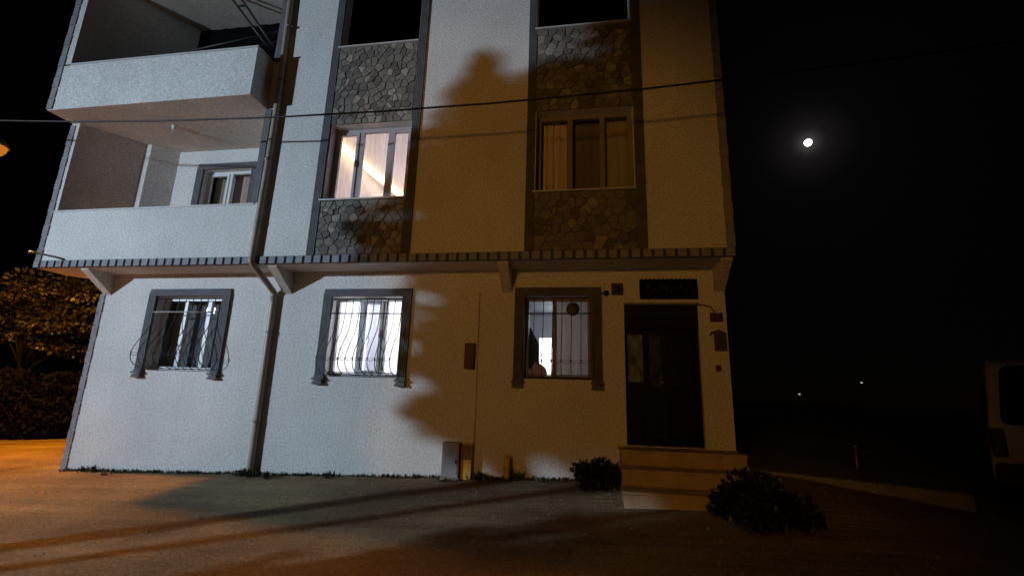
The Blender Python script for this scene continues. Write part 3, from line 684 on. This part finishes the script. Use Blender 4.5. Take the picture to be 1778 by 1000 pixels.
# ------------------------------------------------------------------ vegetation
def leaf(bm, c, d, s, q, asp=.5):
    d = d.normalized(); u = d.cross(Vector((q.uniform(-1, 1), q.uniform(-1, 1), q.uniform(-1, 1))))
    if u.length < 1e-3: u = Vector((1, 0, 0))
    u = u.normalized() * s * asp * .5; a = c + d * s
    bm.faces.new([bm.verts.new(p) for p in (c, c + d * s * .5 + u, a, c + d * s * .5 - u)])
def conifer(loc, h, zb, prof, seed, label, sagging=.25):
    q = random.Random(seed); t = empty("conifer_tree", label, "tree", None); x, y = loc; g = gz(x, y)
    mb = MB(); mb.tube([(x, y, g - .1), (x + .02, y, g + zb * .5), (x, y, zb), (x, y, h)], [.08, .07, .06, .008], 10)
    limbs = []; z = zb
    while z < h - .05:
        f = (z - zb) / (h - zb); r = prof(f); n = q.randint(6, 8)
        for k in range(n):
            a = 2 * math.pi * (k + q.random()) / n; L = r * (q.uniform(.75, 1.0) + (.18 if q.random() < .25 else 0)); el = q.uniform(-sagging, .25) + .35 * f
            p0 = Vector((x, y, z + q.uniform(-.05, .05))); tip = p0 + Vector((math.cos(a) * L, math.sin(a) * L, math.sin(el) * L))
            limbs.append((p0, tip)); mb.tube([p0, (p0 + tip) / 2 + Vector((0, 0, .03)), tip], [.02, .014, .004], 5)
        z += q.uniform(.08, .13) * (.55 if f > .6 else 1)
    mb.build("trunk", M['wood'], t)
    mb = MB()
    for p0, tip in limbs:
        v = tip - p0; L = v.length; n = max(18, int(L * 150))
        for k in range(n):
            u = (k + q.random()) / n; c = p0 + v * u + Vector((q.gauss(0, .03), q.gauss(0, .03), q.gauss(0, .025)))
            d = v.normalized() * .8 + Vector((q.uniform(-1, 1), q.uniform(-1, 1), q.uniform(-.8, .5)))
            leaf(mb.bm, c, d, q.uniform(.09, .20) * (.55 if c.z > zb + .72 * (h - zb) else 1), q, .42)
    for k in range(40): leaf(mb.bm, Vector((x, y, h - q.uniform(0, .3))), Vector((q.uniform(-.6, .6), q.uniform(-.6, .6), 1.6)), q.uniform(.04, .09), q, .3)
    mb.build("crown", M['needle'], t, False)
def shade(wx, wz, t):   # where a tree stands between the white lamp and a spot on the facade
    p = WHITE_LAMP + (Vector((wx, -.4, wz)) - WHITE_LAMP) * t; return (p.x, p.y), p.z
for wx, wz, t, zb, prof, sd, lb in (
    (-1.46, 7.2, .60, 2.78, lambda f: (.70 + .05 * math.sin(19 * f) if f < .62 else max(.02, 1.85 * (1 - f) - .06)), 3, "slim pointed conifer in the yard, the one nearest to the house's drainpipe"),
    (-.05, 6.9, .57, 3.1, lambda f: .80 * (1 - f) ** .45, 4, "broad round topped conifer in the yard between two pointed ones"),
    (2.45, 10.5, .58, 2.5, lambda f: .95 * (1 - f) ** .4, 5, "tallest conifer of the yard row"),
    (-1.72, 4.7, .63, 2.95, lambda f: .47 * (1 - f) ** .4, 9, "low conifer added to fill gaps in the shadow of the yard row"),  # unseen tree added to close light gaps in the cast shadow
    (5.9, 8.5, .52, 1.3, lambda f: 1.05 * (1 - f) ** .5, 6, "low branched conifer added next to the tallest to shade the yard at right"),  # unseen tree added to keep white lamp light off the right side
    (8.6, 9.0, .50, 1.2, lambda f: 1.1 * (1 - f) ** .5, 8, "low branched conifer added at the road end to shade the yard at right")):  # another unseen tree added to darken the right side
    pos, zt = shade(wx, wz, t); conifer(pos, zt, zb, prof, sd, lb)

def bush(name, label, cat, c, rad, n, mat, s, seed, trunk=True, lumps=9, th=None):
    q = random.Random(seed); t = empty(name, label, cat); c = Vector(c); g = gz(c.x, c.y)
    L = []
    for k in range(lumps):
        v = Vector((q.gauss(0, 1), q.gauss(0, 1), q.gauss(0, .8))).normalized() * q.uniform(.25, .75)
        L.append((c + Vector((v.x * rad[0], v.y * rad[1], v.z * rad[2])), q.uniform(.3, .55) * (.62 if th else 1)))
    mb = MB()
    for a, r in L:
        k_ = .35 if th else .8; p0 = Vector((c.x + q.uniform(-.05, .05), c.y, (g + 1.9) if th else g - .05)); mb.tube([p0, p0.lerp(a, .5) + Vector((0, 0, .05)), a], [.05 * max(rad) * k_, .03 * max(rad) * k_, .008], 6)
    if th: mb.tube([(c.x, c.y, g - .1), (c.x + .06, c.y, g + 1.0), (c.x, c.y, g + 2.1)], [.17, .13, .10], 10)
    mb.build("stem" if not th else "trunk", M['hedge'] if th else M['wood'], t)
    mb = MB()
    for k in range(n):
        a, r = q.choice(L); v = Vector((q.gauss(0, 1), q.gauss(0, 1), q.gauss(0, 1))).normalized(); rr = r * q.random() ** .35
        p = a + Vector((v.x * rad[0], v.y * rad[1], v.z * rad[2])) * rr
        if p.z < g + .02: continue
        leaf(mb.bm, p, v + Vector((q.uniform(-.6, .6), q.uniform(-.6, .6), q.uniform(-.7, .4))), s * q.uniform(.6, 1.3), q, .6)
    mb.build("foliage" if not th else "crown", mat, t, False)
    return t
bush("leafy_tree", "bushy tree beyond the left corner with leaves lit orange by a street lamp", "tree", (-17.3, 5.2, 3.75), (2.75, 1.9, 1.6), 11500, M['treeleaf'], .14, 11, lumps=30, th=1)
bush("hedge_shrub", "low hedge with shade painted as black leaves at the edge of the orange lit ground", "shrub", (-15.6, 4.6, 1.05), (2.6, .8, .95), 14000, M['hedge'], .13, 16, lumps=18)
bush("hedge_shrub", "dark rounded shrub under the orange lit tree at left", "shrub", (-16.0, 7.2, 1.3), (2.6, 1.2, 1.5), 12000, M['shrub'], .13, 12, lumps=16)
bush("hedge_shrub", "dark low shrub at the far left end of the lit ground", "shrub", (-20.5, 6.6, 1.2), (2.2, 1.4, 1.4), 9000, M['shrub'], .13, 13, lumps=14)
bush("garden_shrub", "small dark shrub growing against the left side of the steps", "shrub", (.10, -.50, .74), (.33, .30, .24), 2000, M['shrub'], .06, 14)
bush("garden_shrub", "large dark shrub hiding the right end of the steps", "shrub", (1.66, -1.68, .72), (.50, .46, .33), 4600, M['shrub'], .07, 15)
# weeds along the foot of the wall
mb = MB(); q = random.Random(21)
for k in range(2600):
    x = q.uniform(-8.5, .3); y = -abs(q.gauss(0, .045)) - .01
    if abs(x + 1.95) < .15: y -= .18
    den = .5 + .5 * math.sin(x * 3.1) * math.sin(x * 7.7 + 1)
    if q.random() > .35 + .65 * den: continue
    leaf(mb.bm, Vector((x, y, gz(x, y) - .01)), Vector((q.uniform(-.6, .6), q.uniform(-.7, .1), 1)), q.uniform(.02, .075), q, .35)
for k in range(46):
    cx = q.choice((q.uniform(-8.5, .3), -5.13 + q.gauss(0, .12), q.uniform(-1.6, .2))); cy = -abs(q.gauss(0, .09)) - .03; hh = q.uniform(.05, .16)
    if abs(cx + 1.95) < .2: continue
    for i in range(26): leaf(mb.bm, Vector((cx + q.gauss(0, .03), cy + q.gauss(0, .02), gz(cx, cy) - .01)), Vector((q.uniform(-.7, .7), q.uniform(-.8, .3), 1)), hh * q.uniform(.5, 1.1), q, .22)
tag(mb.build("weeds", M['grass'], None, False), "thin dry weeds along the foot of the white wall", None, None, 'stuff')
# loose grit on the yard
mb = MB()
for k in range(900):
    x, y = q.uniform(-9, 3), q.uniform(-4.2, -.1); s = q.uniform(.006, .02); z = gz(x, y)
    v = [Vector((x + s * math.cos(a) * q.uniform(.7, 1.2), y + s * math.sin(a) * q.uniform(.7, 1.2), z - .002)) for a in (0, 1.3, 2.5, 3.8, 5.1)]
    top = mb.bm.verts.new((x, y, z + s * .7)); vs = [mb.bm.verts.new(p) for p in v]
    for i in range(5): mb.bm.faces.new((vs[i], vs[(i + 1) % 5], top))
tag(mb.build("gravel", M['concrete'], None, False), "scattered small stones on the dusty ground", None, None, 'stuff')

# ------------------------------------------------------------------ right side of the yard
mb = MB()
pts = [(2.25, .75), (2.9, .42), (3.6, -.02), (4.3, -.55)]
for (a, b), (c, d) in zip(pts, pts[1:]):
    mb.prism([(a, b), (c - .006, d + .004), (c + .10, d + .15), (a + .1, b + .15)], 'z', .3, .76)
tag(mb.build("kerb", M['concrete']), "pale low concrete kerb running off to the right of the house", "kerb")
mb = MB(); mb.tube([(4.37, 2.0, .5), (4.37, 2.0, 1.02)], .025, 10); mb.lathe([(.026, 0), (.03, .02), (.02, .05), (.001, .06)], (4.37, 2.0, 1.03), 12)
tag(mb.build("marker_post", M['galv']), "thin pale marker post standing in the dark yard at right", "post")

# parked van, only its near corner in view
V = empty("parked_van", "pale van with a large dark rear window at the right edge", "van")
vl, vw = 4.3, 1.74
def vbox(poly, y0, y1, name, mat, parent, bev=.0): 
    m = MB(); m.prism(poly, 'y', y0, y1)
    if bev: bmesh.ops.bevel(m.bm, geom=[e for e in m.bm.edges], offset=bev, segments=3, affect='EDGES', profile=.5)
    return m.build(name, mat, parent)
side = [(0.06, .30), (0.0, .55), (0.02, .95), (.22, 1.68), (.40, 1.76), (2.7, 1.74), (3.35, 1.12), (4.15, .95), (4.3, .62), (4.25, .30)]
m = MB(); m.prism([(v, u) for v, u in side], 'x', 0, vw); 
for v in m.bm.verts: v.co = Vector((v.co.x, v.co.y, v.co.z))
for v in m.bm.verts:
    if v.co.z > 1.2: v.co.x += .11 if v.co.x < .5 else -.11
bmesh.ops.bevel(m.bm, geom=list(m.bm.edges), offset=.07, segments=3, affect='EDGES', profile=.5)
body = m.build("body", M['vanbody'], V)
for f in body.data.polygons: f.use_smooth = True
def plate4(pts, th, name, mat, par, rnd_=.1):
    # rounded panel from four corners
    P = [Vector(p) for p in pts]; m = MB(); n = (P[1] - P[0]).cross(P[3] - P[0]).normalized(); out = []
    for i in range(4):
        a, b, c = P[i - 1], P[i], P[(i + 1) % 4]
        for k in range(6):
            t = k / 5; p0 = b + (a - b).normalized() * rnd_; p2 = b + (c - b).normalized() * rnd_
            out.append(p0 * (1 - t) ** 2 + b * 2 * t * (1 - t) + p2 * t * t)
    A = [m.bm.verts.new(p) for p in out]; B = [m.bm.verts.new(p + n * th) for p in out]; k = len(out)
    m.bm.faces.new(A); m.bm.faces.new(B[::-1])
    for i in range(k): m.bm.faces.new((A[i], B[i], B[(i + 1) % k], A[(i + 1) % k]))
    return m.build(name, mat, par)
plate4([(.14, .012, .98), (vw - .14, .012, .98), (vw - .22, .20, 1.66), (.22, .20, 1.66)], .02, "rear_window", M['vanglass'], V)
plate4([(.02, 1.1, 1.05), (.02, .35, 1.05), (.115, .42, 1.6), (.115, 1.1, 1.6)], .02, "side_window", M['vanglass'], V)
plate4([(.02, 2.9, 1.08), (.02, 1.2, 1.05), (.115, 1.2, 1.6), (.115, 2.45, 1.6)], .02, "side_window", M['vanglass'], V)
for sx in (.03, vw - .17):
    m = MB(); m.box(sx, sx + .13, -.025, .08, .62, .94, bev=.02); m.build("tail_lamp", M['taillamp'], V)
m = MB(); m.box(.03, vw - .03, -.06, .12, .30, .56, bev=.05); m.build("bumper", surf("dark_bumper", (.03, .03, .03), .6), V)
for wx in (0.02, vw - .22):
    for wy in (.85, 3.4):
        m = MB(); m.lathe([(.18, 0), (.30, .0), (.315, .03), (.315, .17), (.30, .2), (.18, .2)], (wx, wy, .315), 22, axis='x'); wh = m.build("wheel", M['rubber'], V)
        m = MB(); m.lathe([(.001, -.004), (.06, -.006), (.17, .012), (.178, .02)], (wx if wx < .5 else wx + .2, wy, .315), 22, axis='x'); m.build("rim", M['galv'], wh)
V.location = (4.62, -.42, gz(4.9, 0) - .02); V.rotation_euler = (0, 0, R(-34))

# ------------------------------------------------------------------ overhead cable
pts = []
for k in range(61):
    x = -30 + 44 * k / 60; pts.append((x, -1.35, 5.635 + .0062 * (x + 2.4) ** 2 + .004 * math.sin(x * 5)))
mb = MB(); mb.tube(pts, .014, 7)
for k in range(90): 
    i = k % 60; t = k / 90; 
tag(mb.build("overhead_cable", M['cable']), "black overhead cable strung across the front of the building", "cable")

# ------------------------------------------------------------------ lamps
def street_lamp(label, head, base, warm, bowl):
    s = empty("street_lamp", label, "street lamp"); bx, by = base; g = gz(bx, by); hx, hy, hz = head
    d = Vector((hx - bx, hy - by, 0)); n = d.normalized() if d.length > .01 else Vector((1, 0, 0))
    mb = MB(); mb.tube([(bx, by, g - .1), (bx, by, g + 1.2), (bx, by, hz - .3)], [.09, .07, .05], 12); mb.lathe([(.16, 0), (.16, .04), (.1, .06)], (bx, by, g), 12); mb.build("pole", M['galv'], s)
    mb = MB(); mb.tube(smooth_path([(bx, by, hz - .3), (bx + d.x * .1, by + d.y * .1, hz + .1), (bx + d.x * .5, by + d.y * .5, hz + .3), (hx - n.x * .1, hy - n.y * .1, hz + .26)]), .035, 10); mb.build("arm", M['galv'], s)
    mb = MB(); mb.lathe([(.001, .34), (.10, .33), (.2, .27), (.26, .16), (.27, .12), (.25, .12), (.19, .24), (.001, .26)], (hx, hy, hz), 20); mb.build("lamp_head", M['galv'], s)
    if bowl:
        mb = MB(); mb.lathe([(.24, .12), (.225, .04), (.17, -.05), (.09, -.10), (.001, -.115)], (hx, hy, hz), 20)
        mb.build("lamp_bowl", M['lampo'] if warm else M['lampw'], s)
    return s
s = street_lamp("white street lamp down the road at left", (WHITE_LAMP.x, WHITE_LAMP.y, WHITE_LAMP.z + .02), (WHITE_LAMP.x - 1.2, WHITE_LAMP.y - .8), False, False)
spot("lamp_light", WHITE_LAMP, (2.0, -.5, 3.6), W_WHITE, (.64, .82, 1.0), 84, .95, .18, s)
s = street_lamp("orange sodium street lamp beyond the left corner of the house", tuple(LEFT_LAMP), (LEFT_LAMP.x - 1.5, LEFT_LAMP.y + .4), True, True)
spot("lamp_light", LEFT_LAMP - Vector((0, 0, .16)), LEFT_LAMP - Vector((0, 0, 5)), W_LEFT, (1, .36, .022), 165, .35, .12, s)
s = street_lamp("weak sodium street lamp across the road from the house", (FRONT_LAMP.x, FRONT_LAMP.y, FRONT_LAMP.z + .02), (FRONT_LAMP.x, FRONT_LAMP.y - 1.3), True, False)
spot("lamp_light", FRONT_LAMP, (-2.2, 0, 2.3), W_FRONT, (1, .44, .06), 46, .6, .6, s)

# far lights and the moon
s0 = empty("distant_lamp", "tiny white lamp glinting in the far dark, the lower one", "street lamp", "tiny distant lamps")
mb = MB(); mb.lathe([(.001, -.2), (.2, -.14), (.28, 0), (.2, .14), (.001, .2)], (0, 0, 0), 10); mb.build("lamp_head", M['far'], s0)
mb = MB(); mb.tube([(0, 0, -4.5), (0, 0, -.2)], .07, 6); mb.build("pole", M['galv'], s0)
s0.location = (50.86, 120, 4.2)
s1 = s0.copy(); COL.objects.link(s1); s1['label'] = "tiny white lamp glinting in the far dark, the higher one"; s1.location = (64.97, 120, 7.3)
for c in list(s0.children):
    k = c.copy(); COL.objects.link(k); k.parent = s1
mb = MB(); bmesh.ops.create_uvsphere(mb.bm, u_segments=32, v_segments=16, radius=5.4)
for f in mb.bm.faces: f.smooth = True
mo = mb.build("moon", M['moon']); mo.location = Vector((0, -7, 1.7)) + MOON_DIR * 900
tag(mo, "bright white moon in the black sky right of the house", "moon")
